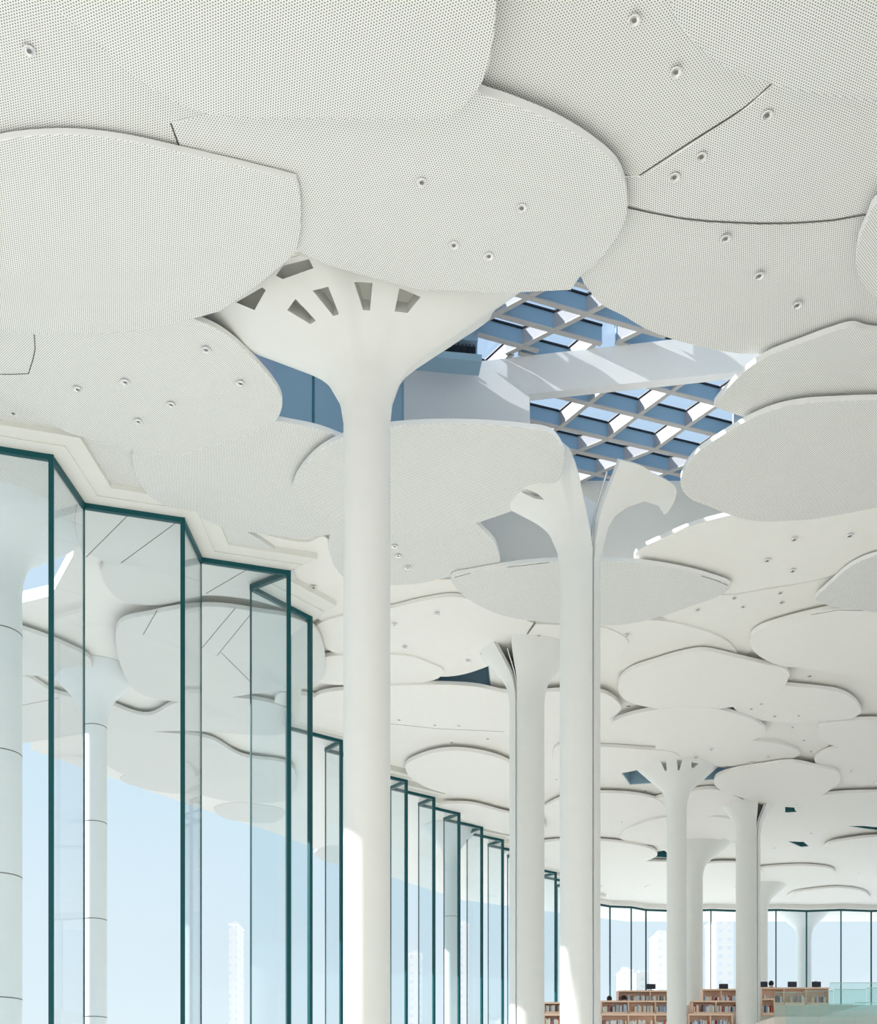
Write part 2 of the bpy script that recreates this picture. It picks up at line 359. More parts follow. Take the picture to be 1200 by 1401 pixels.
def holed(name, outer, holes, z, th, m):
    vs, es = [], []
    for loop in [outer]+holes:
        b = len(vs); n = len(loop)
        vs += [Vector(p) for p in loop]; es += [(b+i, b+(i+1) % n) for i in range(n)]
    V2, E2, F2, *_ = delaunay_2d_cdt(vs, es, [], 0, 1e-5)
    def inside(p, loop):
        c = False; n = len(loop)
        for i in range(n):
            a, b = loop[i], loop[(i+1) % n]
            if (a[1] > p[1]) != (b[1] > p[1]) and p[0] < (b[0]-a[0])*(p[1]-a[1])/(b[1]-a[1])+a[0]: c = not c
        return c
    bm = bmesh.new(); B = [bm.verts.new((v.x, v.y, z)) for v in V2]
    for f in F2:
        c = sum((V2[i] for i in f), Vector((0, 0)))/len(f)
        if inside(c, outer) and not any(inside(c, h) for h in holes): bm.faces.new([B[i] for i in f])
    g = bmesh.ops.extrude_face_region(bm, geom=list(bm.faces))
    bmesh.ops.translate(bm, verts=[e for e in g['geom'] if isinstance(e, bmesh.types.BMVert)], vec=(0, 0, th))
    for v in [v for v in bm.verts if not v.link_faces]: bm.verts.remove(v)
    return bm_obj(name, bm, m)
ce = holed('ceiling', OUT, [HOLE1, CANO]+[s[0] for s in SMALL], HB+EYE, .3, PLAIN); tag(ce, kind='structure')

# small dark light wells
for pts, where in SMALL:
    cx = sum(p[0] for p in pts)/len(pts); cy = sum(p[1] for p in pts)/len(pts)
    e = empty('light_well', (cx, cy, HB+EYE))
    tag(e, 'small blue green light well opening in the ceiling %s' % where, 'light well', 'small light wells', 'thing')
    bm = bmesh.new()
    n = len(pts)
    for i in range(n): bar(bm, pts[i], pts[(i+1) % n], .06, HB+EYE+.02, HB+EYE+1.3)
    put_parent(bm_obj('well_wall', bm, BLUE if 'fourth' in where or 'third' in where else TEALP), e)
    bm = bmesh.new(); prism(bm, pts, HB+EYE+1.3, HB+EYE+1.36)
    put_parent(bm_obj('well_lid', bm, BLUE if 'fourth' in where or 'third' in where else TEALP), e)

# ------------------------------------------------------------------ main skylight
HG = 16.0
sk = empty('skylight', (3, 20, HG+EYE)); tag(sk, 'large skylight of diamond coffers with blue sky beyond, right of the nearest column', 'skylight', None, 'thing')
def clip(p, q, sgn):
    f = lambda a: sgn*(a[1]-(21.45-.15*a[0]))
    a, b = f(p), f(q)
    if a < 0 and b < 0: return None
    if a < 0: t = a/(a-b); p = (p[0]+(q[0]-p[0])*t, p[1]+(q[1]-p[1])*t)
    elif b < 0: t = a/(a-b); q = (p[0]+(q[0]-p[0])*t, p[1]+(q[1]-p[1])*t)
    return p, q
def fin(name, p, q, m, sgn):
    c = clip(p, q, sgn)
    if not c or math.hypot(c[0][0]-c[1][0], c[0][1]-c[1][1]) < .1: return
    p, q = c
    z = HG+EYE
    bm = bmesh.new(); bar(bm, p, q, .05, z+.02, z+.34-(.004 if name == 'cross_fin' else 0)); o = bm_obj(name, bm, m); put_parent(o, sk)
    bm = bmesh.new(); dz_ = .004 if name == 'cross_fin' else 0
    bar(bm, p, q, .10, z-.01-dz_, z+.018-dz_); fl = bm_obj('flange', bm, FLANGE); fl.parent = o
    bm = bmesh.new(); bar(bm, p, q, .11, z+.342-dz_, z+.375-dz_); fl = bm_obj('gasket', bm, GASK); fl.parent = o
N4, A1, B1 = Vector((1.13, 20.19)), Vector((1.19, .41)), Vector((-.60, .42))
for j in range(-7, 5):
    i0 = -2+max(0, j)
    fin('cross_fin', N4+A1*(-1.5)+B1*j, N4+A1*6+B1*j, BLUE_SHADE, -1)
for i in range(-5, 7):
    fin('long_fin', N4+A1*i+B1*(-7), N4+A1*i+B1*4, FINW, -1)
M1 = Vector((3.33, 22.69)); A2 = Vector((1.165, .385))
rowp = {-2: M1+Vector((1.15, -1.5)), -1: M1+Vector((.57, -.75)), 0: M1, 1: M1+Vector((-.55, .77)), 2: M1+Vector((-1.2, 1.22)), 3: M1+Vector((-1.8, 1.68)), 4: M1+Vector((-2.4, 2.2))}
for j, o0 in rowp.items(): fin('cross_fin', o0-A2*4, o0+A2*5, BLUE_SHADE, 1)
for i in range(-4, 6):
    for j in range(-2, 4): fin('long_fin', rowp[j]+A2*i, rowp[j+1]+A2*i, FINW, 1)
bm = bmesh.new(); prism(bm, [(-5, 15.6), (9.9, 15.6), (9.9, 26), (-5, 26)], HG+EYE+.40, HG+EYE+.42)
put_parent(bm_obj('skylight_glass', bm, SKYG), sk)
# shaft around the skylight
sh = empty('skylight_shaft', (3, 22, HB+EYE)); tag(sh, 'white and blue walled shaft rising around the large skylight', 'skylight shaft', None, 'thing')
zt = HG+EYE+.6
def shw(name, p, q, m, z0=HB+EYE-.02, z1=zt, w=.1):
    bm = bmesh.new(); bar(bm, p, q, w, z0, z1); o = bm_obj(name, bm, m); put_parent(o, sh); return o
a = W(250, 0, 1); 
w1a = (-4.5, 17.3); w1b = ((373-CX)*20.5/F, 20.5); w2b = ((553-CX)*21.75/F, 21.75)
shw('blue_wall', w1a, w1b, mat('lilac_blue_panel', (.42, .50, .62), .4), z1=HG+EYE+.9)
mid = (w1b[0]*.7+w2b[0]*.3, w1b[1]*.7+w2b[1]*.3)
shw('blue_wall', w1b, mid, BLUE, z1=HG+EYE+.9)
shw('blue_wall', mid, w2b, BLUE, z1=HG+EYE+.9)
for q_ in (w1b, mid):
    bm = bmesh.new(); bbox(bm, (q_[0], q_[1]-.06, HG+EYE-.7), (.05, .03, 3.2)); put_parent(bm_obj('panel_seam', bm, TEALP), sh)
for p, q in (((-4.6, 16.8), (-1.5, 15.9)), ((-1.5, 15.9), (2, 15.8)), ((2, 15.8), (4, 16.1)), ((4, 16.1), (9.6, 17.6)), ((9.6, 17.6), (9.6, 23.4)), ((-.7, 21.8), (-.7, 25.6))):
    shw('white_wall', p, q, BEAM)
WARM = mat('warm_white_board', (.90, .85, .76), .6)
shw('back_wall', (-.7, 25.6), (7.4, 25.6), WARM, z1=HG+EYE+.1)
shw('back_wall', (7.4, 25.6), (9.6, 23.4), WARM, z1=HG+EYE+.1)
shw('blue_upstand', (-.7, 25.6), (7.4, 25.6), BLUE_SHADE, z0=HG+EYE+.1)
x3 = (1003-CX)*23.3/F
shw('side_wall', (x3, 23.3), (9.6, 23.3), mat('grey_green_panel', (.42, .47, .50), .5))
# sunlit beam crossing the opening
bmx = empty('roof_beam', (3, 21, HG+EYE-.8)); tag(bmx, 'deep white roof beam striped with sunlight crossing under the skylight', 'beam', None, 'thing')
bl = lambda X: 21.55-.152*X
bm = bmesh.new(); bar(bm, (-.72, bl(-.72)+.1), (9.5, bl(9.5)+.1), .2, 15.2+EYE, 16.0+EYE); put_parent(bm_obj('girder', bm, BEAM), bmx)
bm = bmesh.new(); bar(bm, (-.72, bl(-.72)+.1), (1.90, bl(1.9)+.1), .2, 13.47+EYE, 15.2+EYE); put_parent(bm_obj('wall_web', bm, BEAM), bmx)
# dark louvre box under the skylight
lv = empty('louvre_box', (.6, 20.4, HG+EYE-.3)); tag(lv, 'dark blue louvred box tucked beside the skylight behind the nearest column top', 'vent', None, 'thing')
x0, z0 = WY(575, 470, 20.6); x1, z1 = WY(653, 440, 20.6)
bm = bmesh.new(); bbox(bm, ((x0+x1)/2, 20.7, (z0+z1)/2+.06), (x1-x0, .3, .42), .12); put_parent(bm_obj('vent_case', bm, BLUE_SHADE), lv)
bm = bmesh.new(); bbox(bm, ((x0+x1)/2, 20.72, z0-.10), (x1-x0-.08, .22, .18), .12)
for k in range(14): bbox(bm, (x0+.08+k*(x1-x0-.15)/13, 20.58+.12*(k/13-.5), z0-.10), (.02, .05, .18))
put_parent(bm_obj('grille', bm, GASK), lv)
bm = bmesh.new(); bbox(bm, ((x0+x1)/2, 20.75, z0-.27), (x1-x0+.15, .4, .14), .12); put_parent(bm_obj('base_plate', bm, BLUE), lv)

# ------------------------------------------------------------------ columns
PROF = [(0, 0), (.18, .02), (.37, .095), (.45, .16), (.53, .26), (.61, .39), (.68, .50), (.76, .63), (.84, .75), (.92, .88), (1, 1)]
def g(t):
    if t <= 0: return 0
    for (a, b), (c, d) in zip(PROF, PROF[1:]):
        if t <= c: return b+(d-b)*(t-a)/(c-a)
    return 1
def solve_mods(o, mods):
    for f in mods: f(o)
    dg = bpy.context.evaluated_depsgraph_get(); me = bpy.data.meshes.new_from_object(o.evaluated_get(dg)); o.modifiers.clear(); o.data = me
def lathe_column(cx, cy, r0, label, h0=12.0, h1=13.65, R=None, T=None, gap=None, slots=(), joints=(), m=COLM, zb=0.0, group='tall white funnel columns', nth=96):
    root = empty('funnel_column', (cx, cy, zb)); tag(root, label, 'column', group, 'thing')
    R = R or (lambda th: 2.3)
    zsh = h0+EYE
    def ring(bm, z, rf, n, th0, th1, closed, off=0., dz=0., tl=None):
        vs = []
        for i in range(n if closed else n+1):
            th = th0+(th1-th0)*i/n; r = rf(th)-off; zz = z if (tl is None or T is None) else zsh-zb+(z-zsh+zb)*T(th)
            vs.append(bm.verts.new((math.cos(th)*r, math.sin(th)*r, zz+dz)))
        return vs
    def skin(bm, r0_, r1_, closed):
        n = len(r0_)
        for i in range(n if closed else n-1): bm.faces.new((r0_[i], r0_[(i+1) % n], r1_[(i+1) % n], r1_[i]))
    def shell(bm, levels, closed):       # levels: list of (z, rf, th0, th1)
        tl = 1 if levels[0][0] > zsh-zb-.01 else None
        O = [ring(bm, z, rf, nth, a, b, closed, tl=tl) for z, rf, a, b in levels]
        if closed:
            for a, b in zip(O, O[1:]): skin(bm, a, b, True)
            bm.faces.new(O[0]); bm.faces.new(O[-1]); return
        I = [ring(bm, z, rf, nth, a, b, closed, .09, .09 if z > zsh-zb+.05 else 0, tl=tl) for z, rf, a, b in levels]
        for a, b in zip(O, O[1:]): skin(bm, a, b, False)
        for a, b in zip(I, I[1:]): skin(bm, a, b, False)
        for a, b in ((O[0], I[0]), (O[-1], I[-1])): skin(bm, a, b, False)
        for k in range(len(O)-1):
            for e in (0, -1): bm.faces.new((O[k][e], O[k+1][e], I[k+1][e], I[k][e]))
    def finish(o):
        for p in o.data.polygons: p.use_smooth = True
        o.data.set_sharp_from_angle(angle=math.radians(35))
    closed = gap is None
    if closed: a0, a1 = 0, 2*PI
    else: a0, a1 = math.radians(gap[1]), math.radians(gap[0])+2*PI
    bm = bmesh.new()
    shell(bm, [((zb+(zsh-zb)*k/4)-zb, (lambda t: r0), a0, a1) for k in range(5)], closed)
    finish(bm_obj('shaft', bm, m, root))
    for jy in joints:
        z = (HY-jy)*cy/F+EYE
        bm = bmesh.new()
        ra = ring(bm, z-.012-zb, lambda t: r0+.004, 48, 0, 2*PI, True); rb = ring(bm, z+.012-zb, lambda t: r0+.004, 48, 0, 2*PI, True); skin(bm, ra, rb, True)
        bm_obj('panel_joint', bm, JOINT, root)
    # funnel
    bm = bmesh.new(); NT = 26; lev = []
    for k in range(NT+1):
        t = k/NT; h = h0+(h1-h0)*t
        if gap:
            u = max(0, (t-.15)/.85)
            e1 = gap[1]+(gap[3]-gap[1])*u; e0 = gap[0]+(gap[2]-gap[0])*u
            b0, b1 = math.radians(e1), math.radians(e0)+2*PI
        else: b0, b1 = 0, 2*PI
        lev.append((h+EYE-zb, (lambda th, t=t: r0+(R(th)-r0)*g(t*(T(th) if T else 1))), b0, b1))
    shell(bm, lev, closed)
    fo = bm_obj('funnel', bm, m, root)
    if slots:
        dg = bpy.context.evaluated_depsgraph_get()
        bv = BVHTree.FromPolygons([v.co+Vector((cx, cy, zb)) for v in fo.data.vertices], [list(p.vertices) for p in fo.data.polygons])
        cam = Vector((0, 0, EYE))
        for s, dep in slots:
            hits = []
            c = Vector((sum(p[0] for p in s)/len(s), sum(p[1] for p in s)/len(s)))
            dc = Vector(((c.x-CX)/F, 1, (HY-c.y)/F)).normalized(); hc = bv.ray_cast(cam, dc)
            ds = [bv.ray_cast(cam, Vector(((p[0]-CX)/F, 1, (HY-p[1])/F)).normalized())[3] for p in s]; ds = [v for v in ds if v]
            if not ds: continue
            back = sum(ds)/len(ds)
            bm = bmesh.new(); lo = []; hi = []
            for p in s:
                d = Vector(((p[0]-CX)/F, 1, (HY-p[1])/F)).normalized(); hh = bv.ray_cast(cam, d)
                dist = hh[3] if hh[0] is not None else back
                if dep < 0:
                    lo.append(bm.verts.new(cam+d*(min(ds)-1.0)-Vector((cx, cy, zb)))); hi.append(bm.verts.new(cam+d*(max(ds)-dep)-Vector((cx, cy, zb)))); continue
                lo.append(bm.verts.new(cam+d*(dist-.6)-Vector((cx, cy, zb))))
                hi.append(bm.verts.new(cam+d*(dist)+Vector((0, .12, .9)).normalized()*dep-Vector((cx, cy, zb))))
            bm.faces.new(lo); bm.faces.new(hi)
            for i in range(len(s)): bm.faces.new((lo[i], lo[(i+1) % len(s)], hi[(i+1) % len(s)], hi[i]))
            bmesh.ops.triangulate(bm, faces=list(bm.faces))
            cu = bm_obj('cutter', bm, m, root)
            bpy.context.view_layer.update()
            def bo(o, cu=cu):
                b = o.modifiers.new('b', 'BOOLEAN'); b.operation = 'DIFFERENCE'; b.object = cu; b.solver = 'EXACT'
            solve_mods(fo, [bo])
            bpy.data.objects.remove(cu)
    finish(fo)
    return root

def Rtab(tab):
    tab = sorted(tab); tab = [(tab[-1][0]-360, tab[-1][1])]+tab+[(tab[0][0]+360, tab[0][1])]
    def f(th):
        a = math.degrees(th) % 360
        for (p, u), (q, v) in zip(tab, tab[1:]):
            if p <= a <= q:
                t = (a-p)/max(q-p, 1e-6); t = t*t*(3-2*t); return u+(v-u)*t
        return tab[0][1]
    return f
R1 = Rtab([(345, 2.85), (0, 2.15), (25, 1.55), (55, 1.2), (90, 1.0), (125, 1.3), (150, 2.0), (180, 3.2), (205, 3.2), (240, 2.1), (270, 1.55), (300, 1.7)])
R2 = Rtab([(292, 2.9), (320, 3.0), (350, 3.5), (15, 3.2), (45, 1.5), (80, .9), (120, 1.1), (150, 1.9), (180, 2.8), (205, 2.6), (235, 1.7), (250, 1.25), (270, 1.2)])
T2 = Rtab([(292, .66), (320, .67), (350, .69), (20, .74), (60, .9), (100, 1), (200, 1), (240, .93), (255, .88), (270, .8)])
RF = lambda k: Rtab([(0, k), (45, k*.8), (90, k*.7), (135, k*.8), (180, k), (225, k*.95), (270, k*.9), (315, k*.95)])
def z5(L): return [(250+a/2.6667, 320+b/2.6667) for a, b in L]
S1 = [(z5([(380,330),(410,293),(485,372),(465,383)]), .5), (z5([(473,265),(530,250),(570,350),(548,355)]), .5),
      (z5([(625,238),(692,240),(683,340),(657,338)]), .5), (z5([(790,257),(868,290),(820,348),(773,342)]), .5),
      (z5([(340,152),(400,70),(460,90),(477,125),(365,165)]), -.35), (z5([(195,250),(290,195),(303,205),(262,278)]), -.35)]
lathe_column(-1.225, 17.5, .40, 'nearest and thickest looking white column with a wide slotted funnel top', R=R1, h1=13.9, slots=S1)
c2 = lathe_column(3.03, 21.9, .43, 'white column split by a vertical slit, second from the camera under the skylight', R=R2, T=T2, h0=11.9, h1=14.0,
             gap=(298, 306, 250, 292), slots=[([(825,752),(832,722),(842,706),(858,694),(882,686),(901,692),(911,708),(916,724),(930,760),(828,760)], -2.5),
                                             ([(708,683),(722,684),(736,691),(745,700),(733,697),(718,690)], .5)])
# drain pipe in the slit
def tube(name, pts, r, m, parent, n=8):
    cu = bpy.data.curves.new(name, 'CURVE'); cu.dimensions = '3D'; cu.bevel_depth = r; cu.bevel_resolution = 3
    s = cu.splines.new('POLY'); s.points.add(len(pts)-1)
    for a, p in zip(s.points, pts): a.co = (*p, 1)
    o = bpy.data.objects.new(name, cu); col.objects.link(o)
    me = bpy.data.meshes.new_from_object(o.evaluated_get(bpy.context.evaluated_depsgraph_get())); bpy.data.objects.remove(o)
    return link(name, me, parent, m, True)
th = math.radians(303)
def slitpipe(root, th, r, top):
    pts = [(math.cos(th)*r, math.sin(th)*r, 0), (math.cos(th)*r, math.sin(th)*r, 12.0+EYE)]; top_r = [1.0, 1.0]
    for k in range(1, 9):
        t = k/8; rad = r+(1.1-r)*g(t*.85); pts.append((math.cos(th)*rad*.95, math.sin(th)*rad*.95, 12.0+EYE+top*t))
    tube('drain_pipe', pts, .022, CHROME, root)
slitpipe(c2, math.radians(300), .40, 1.5)
c3 = lathe_column(2.54, 29.4, .50, 'broad white column with a slit on its left side behind the second column', R=RF(1.45), gap=(224, 232, 218, 246))
slitpipe(c3, math.radians(228), .46, 1.4)
def z6(L): return [(800+a/3, 900+b/3) for a, b in L]
lathe_column((926-CX)/35.9, 39, .37, 'slim white column with three small slots, standing left of the split far column', R=RF(1.55),
             slots=[(z6([(312,450),(335,450),(338,490),(330,490)]), .4), (z6([(380,445),(402,445),(390,488),(383,488)]), .4), (z6([(440,455),(470,458),(445,480),(438,475)]), .4)])
c5 = lathe_column((1023.5-CX)/32.4, 43.2, .5, 'white column with a slit on its right, right of the two paired far columns', R=RF(1.15), gap=(296, 306, 275, 306))
slitpipe(c5, math.radians(301), .46, 1.4)
lathe_column((950-CX)/28.1, 49.8, .4, 'far white column half hidden behind the slim slotted column', R=RF(1.7))
lathe_column((1040-CX)/24.2, 57.8, .4, 'farthest indoor white column peeking out behind the slit column', R=RF(1.6))
OUTM = mat('outside_column_panel', (.78, .82, .83), .5)
lathe_column((1100-CX)/21.2, 66, .45, 'white column outside the far glass by the reading desks', R=lambda t: 1.5, m=OUTM, group='columns outside the glass', h1=13.65)
lathe_column(-9.85, 23.0, .46, 'large outdoor column at the left edge seen through the glass', R=lambda t: 1.75, joints=(868, 1033, 1200, 1367), m=OUTM, group='columns outside the glass')
lathe_column((130-CX)/45.3, 30.9, .35, 'outdoor column behind the second glass bay at left', R=RF(1.35), joints=(996, 1127, 1259, 1392), m=OUTM, group='columns outside the glass', h1=13.65)
lathe_column((617-CX)*47/F, 47, .34, 'slim outdoor column seen through the farther glass bays', R=lambda t: 1.3, joints=(1171, 1255), m=OUTM, group='columns outside the glass', h1=13.65)

# ------------------------------------------------------------------ downlights
DL = [
 ('top left corner panel', 13.3, [(40,70)]),
 ('panel at top right centre', 13.5, [(868,28),(925,99)]),
 ('right panel between curved joints', 13.5, [(1050,158),(960,215),(923,243)]),
 ('wide panel above the skylight', 13.5, [(993,327),(1039,378),(1091,418)]),
 ('broad panel above the nearest column', 13.3, [(577,250),(714,285),(621,336),(669,351)]),
 ('rounded panel left of the nearest column', 13.3, [(282,479),(171,523),(106,533),(234,554),(329,525),(189,577)]),
 ('ceiling strip above the left glass', 13.55, [(18,566),(62,587)]),
 ('panel right of the nearest column', 13.45, [(540,748),(545,761),(558,777)]),
 ('panel left of the third column', 13.5, [(598,840),(540,855),(554,886),(659,895),(640,905)]),
 ('small panel between second and third columns', 13.5, [(737,870)]),
 ('ceiling between left glass and nearest column', 13.55, [(429,804)]),
 ('smooth panel right of the second column', 13.5, [(1087,738),(1163,733),(1050,767),(1085,781)]),
 ('flat piece among right hand panels', 13.6, [(1068,811),(1005,818),(1017,830),(1070,824),(955,834)]),
 ('panel tucked under the slotted oval', 13.5, [(858,870)]),
 ('ceiling near the right edge', HB, [(1143,914),(1108,925),(1018,873)]),
 ('ceiling right of the lens panel', HB, [(1084,995),(1100,1013),(1135,1020),(1110,1028)]),
 ('small stepped panel', 13.45, [(1042,963),(1028,970),(1060,980),(1093,979)]),
 ('ceiling left of the oval panel', HB, [(860,966),(823,954)]),
 ('lipped panel right of the fourth column top', 13.5, [(973,1026),(952,1037),(1027,1044),(1051,1036)]),
 ('right edge panel above the split far column', 13.45, [(1165,1055),(1196,1071)]),
 ('long panel behind the nearest column', 13.4, [(546,985),(595,992),(628,993)]),
 ('ceiling beside the farther glass bays', HB, [(618,1016),(667,1011),(761,1067)]),
 ('ceiling beneath the fourth column top', HB, [(883,1082),(953,1074),(868,1100),(985,1125),(1005,1152)]),
 ('ceiling over the far reading area', HB, [(850,1125),(862,1163),(1060,1160),(1110,1140),(1150,1120),(1175,1195),(1100,1200),(985,1205),(860,1205)]),
]
ORD = {1: [''], 2: ['left', 'right'], 3: ['leftmost', 'middle', 'rightmost']}
def ring_mesh(r1, r2, z1, z2, n=24):
    bm = bmesh.new()
    a = [bm.verts.new((math.cos(t*2*PI/n)*r1, math.sin(t*2*PI/n)*r1, z1)) for t in range(n)]
    b = [bm.verts.new((math.cos(t*2*PI/n)*r2, math.sin(t*2*PI/n)*r2, z2)) for t in range(n)]
    for i in range(n): bm.faces.new((a[i], a[(i+1) % n], b[(i+1) % n], b[i]))
    return bm
_r = ring_mesh(.078, .066, 0, -.012)
n = 24
lip = bpy.data.meshes.new('trim_ring'); 
vb = [bb for bb in _r.verts]
a = [_r.verts.new((math.cos(t*2*PI/n)*.058, math.sin(t*2*PI/n)*.058, -.006)) for t in range(n)]
for i in range(n): _r.faces.new((vb[n+i], vb[n+(i+1) % n], a[(i+1) % n], a[i]))
_r.to_mesh(lip); _r.free(); lip.materials.append(mat('lamp_trim', (.8, .79, .77), .4))
_r = ring_mesh(.058, .028, -.006, .0); 
refl = bpy.data.meshes.new('reflector'); _r.to_mesh(refl); _r.free(); refl.materials.append(CHROME)
bm = bmesh.new(); bmesh.ops.create_circle(bm, cap_ends=True, radius=.03, segments=16); lamp = bpy.data.meshes.new('lamp'); bmesh.ops.translate(bm, verts=bm.verts, vec=(0, 0, -.0015)); bm.to_mesh(lamp); bm.free(); lamp.materials.append(LDARK)
for where, h, L in DL:
    L = sorted(L); k = len(L)
    for i, (x, y) in enumerate(L):
        X, Y = W(x, y, h)
        e = empty('downlight', (X, Y, h+EYE-.002))
        if k == 1: lab = 'single round downlight in the %s' % where
        elif k <= 3: lab = '%s of the %s round downlights in the %s' % (ORD[k][i], {2: 'two', 3: 'three'}[k], where)
        else: lab = 'round downlight, %s from the left in the %s' % (TINTS[i], where)
        tag(e, lab, 'downlight', 'recessed ceiling downlights', 'thing')
        for nm, me in (('trim_ring', lip), ('reflector', refl), ('lamp', lamp)):
            o = bpy.data.objects.new(nm, me); col.objects.link(o); o.parent = e

# ------------------------------------------------------------------ glass facade
S = 13.45/14
near = [(-10.16,20.79),(-8.08,21.35),(-7.97,23.0),(-5.89,23.56),(-5.85,25.2),(-3.78,25.8),(-4.86,26.5),(-3.53,28.1),(-4.19,28.95)]
pre = []
p = near[0]
for k in range(5):
    q = (p[0]-.11, p[1]-1.65); r = (q[0]-2.08, q[1]-.56); pre = [r, q]+pre; p = r
pts = pre+near
E = (-7.52+1.77, 31.5+1.3)
far = []
k = 0; far = [(-5.3, 35.8)]
while k <= 12:
    e0 = (-3.53+1.11*k, 37.1+2.15*k); far += [e0, (e0[0]-.66, e0[1]+.85)]; k += 1
far.append((10.9, 65.05))
pts = pts+far
end = [(12.3, 65.3), (13.4, 66.1)]
x = 13.4; s = 1
while x < 36: x += 2.1; end.append((x, 66.1 + (.35 if s else 0))); s = 1-s
pts = pts+end
pts = [(a*S, b*S) for a, b in pts]
ZT = 13.45+EYE
nwin = 0
for i, (p, q) in enumerate(zip(pts, pts[1:])):
    nwin += 1
    L = math.hypot(q[0]-p[0], q[1]-p[1])
    w = empty('window_%d' % nwin, (p[0], p[1], 0)); tag(w, kind='structure')
    u = ((q[0]-p[0])/L, (q[1]-p[1])/L)
    bm = bmesh.new(); bar(bm, (p[0]+u[0]*.03, p[1]+u[1]*.03), (q[0]-u[0]*.03, q[1]-u[1]*.03), .03, .05, ZT-.1)
    put_parent(bm_obj('glass_pane', bm, GLASS), w)
    bm = bmesh.new(); bar(bm, p, q, .09, ZT-.13, ZT); put_parent(bm_obj('top_rail', bm, GEDGE), w)
    # the outer fold carries the thick glass edge, the inner fold a thin one
    long_end = (L > 1.9)
    wd = .10 if long_end else .035
    if q[1] > 60: wd = .07
    bm = bmesh.new(); bbox(bm, (q[0], q[1], ZT/2), (wd, wd, ZT-.01), math.atan2(u[1], u[0])); put_parent(bm_obj('mullion', bm, GEDGE), w)
# soffit trim following the glass
def trim_piece(nm, dx, dy, h, th, m):
    inner = []
    for i, (x, y) in enumerate(pts):
        f_ = 1 if y < 27 else .6
        if y > 60 and x > 10: inner.append((x, y-.45))
        else: inner.append((x+dx*f_, y+dy*f_))
    bm = bmesh.new()
    for (a, b), (c, d) in zip(zip(pts, pts[1:]), zip(inner, inner[1:])):
        try: prism(bm, [a, b, d, c], h+EYE, h+EYE+th)
        except Exception: pass
    o = bm_obj(nm, bm, m); tag(o, kind='structure'); return o
trim_piece('trim_1', .75, -.5, 13.45, .35, TRIM)
trim_piece('trim_2', .38, -.26, 13.428, .018, TRIM)

# outer canopy panels seen through the glass
CANM = mat('outdoor_canopy_board', (.72, .73, .71), .7)
CP = [
 ('outdoor canopy panel behind the second glass bay with a rounded left end', 13.2, [(112,680),(250,690),(398,775),(400,830),(340,820),(280,815),(221,828),(165,821),(146,803),(138,782),(142,770),(110,750)]),
 ('outdoor canopy disc with shaded rim behind the third glass bay', 13.0, [(161,857),(210,840),(277,830),(341,836),(430,860),(440,930),(343,950),(240,960),(180,940)]),
 ('outdoor canopy panel behind the left outdoor column', 13.1, [(-10,850),(32,862),(86,882),(125,905),(120,925),(60,925),(-10,915)]),
 ('outdoor canopy panel low behind the second mullion', 13.1, [(-10,935),(32,925),(75,948),(144,962),(202,979),(245,960),(330,955),(400,975),(400,1000),(245,1000),(120,1005),(-10,1010)]),
 ('outdoor canopy panel with a dark rim behind the third bay', 13.1, [(125,1012),(144,1002),(245,1004),(290,1012),(330,1034),(400,1050),(400,1090),(330,1098),(245,1080),(150,1050)]),
 ('small outdoor canopy disc at the roof edge behind the second bay', 13.3, [(164,1066),(180,1058),(245,1060),(300,1070),(290,1084),(245,1086),(200,1080)]),
 ('small outdoor canopy disc at the roof edge behind the third bay', 13.3, [(292,1106),(310,1099),(350,1100),(390,1110),(380,1124),(330,1124),(300,1116)]),
 ('small outdoor canopy disc at the roof edge left of the nearest column', 13.3, [(430,1168),(445,1158),(480,1160),(510,1170),(500,1182),(450,1180)]),
 ('outdoor canopy panel above the left outdoor column', 13.2, [(-40,606),(60,610),(110,650),(100,690),(64,697),(0,686),(-40,680)]),
]
SEAM = {8: [[(-20,660),(70,620)],[(15,696),(75,655)]], 0: [[(118,762),(178,702)],[(166,770),(245,712)],[(282,812),(345,775)]],
        1: [[(275,888),(322,832)],[(297,897),(345,838)],[(303,893),(342,932)],[(215,835),(196,868)]], 5: [], 3: [[(-20,975),(80,955)]]}
for i, (lab, h, px) in enumerate(CP): add_panel(lab, h+.3+.007*i, .12, CANM, px, group='outdoor canopy panels', joints=SEAM.get(i, ()))
# straight seams in the canopy boards
# ------------------------------------------------------------------ floor, ground
bm = bmesh.new(); prism(bm, [(-18, -50), (55, -50), (55, 68), (10, 68), (-9, 40), (-9, 20), (-18, 15)], -.2, 0); fl = bm_obj('floor', bm, FLOORM); tag(fl, kind='structure')
def ground(nm, x0, x1, y0, y1, m):
    bm = bmesh.new(); prism(bm, [(x0, y0), (x1, y0), (x1, y1), (x0, y1)], -.45, -.25); tag(bm_obj(nm, bm, m), kind='structure')
ground('ground', -1200, 55, -1200, 70, GROUND)
BOUNCE = mat('pale_bounce_ground', (.80, .79, .76), .9, bump=(.1, .1))  # unseen bright ground, added to bounce sun up onto the far ceiling
ground('ground_bounce_right', 55, 1200, -1200, 70, BOUNCE)
ground('ground_bounce_far', -1200, 1200, 70, 1200, BOUNCE)

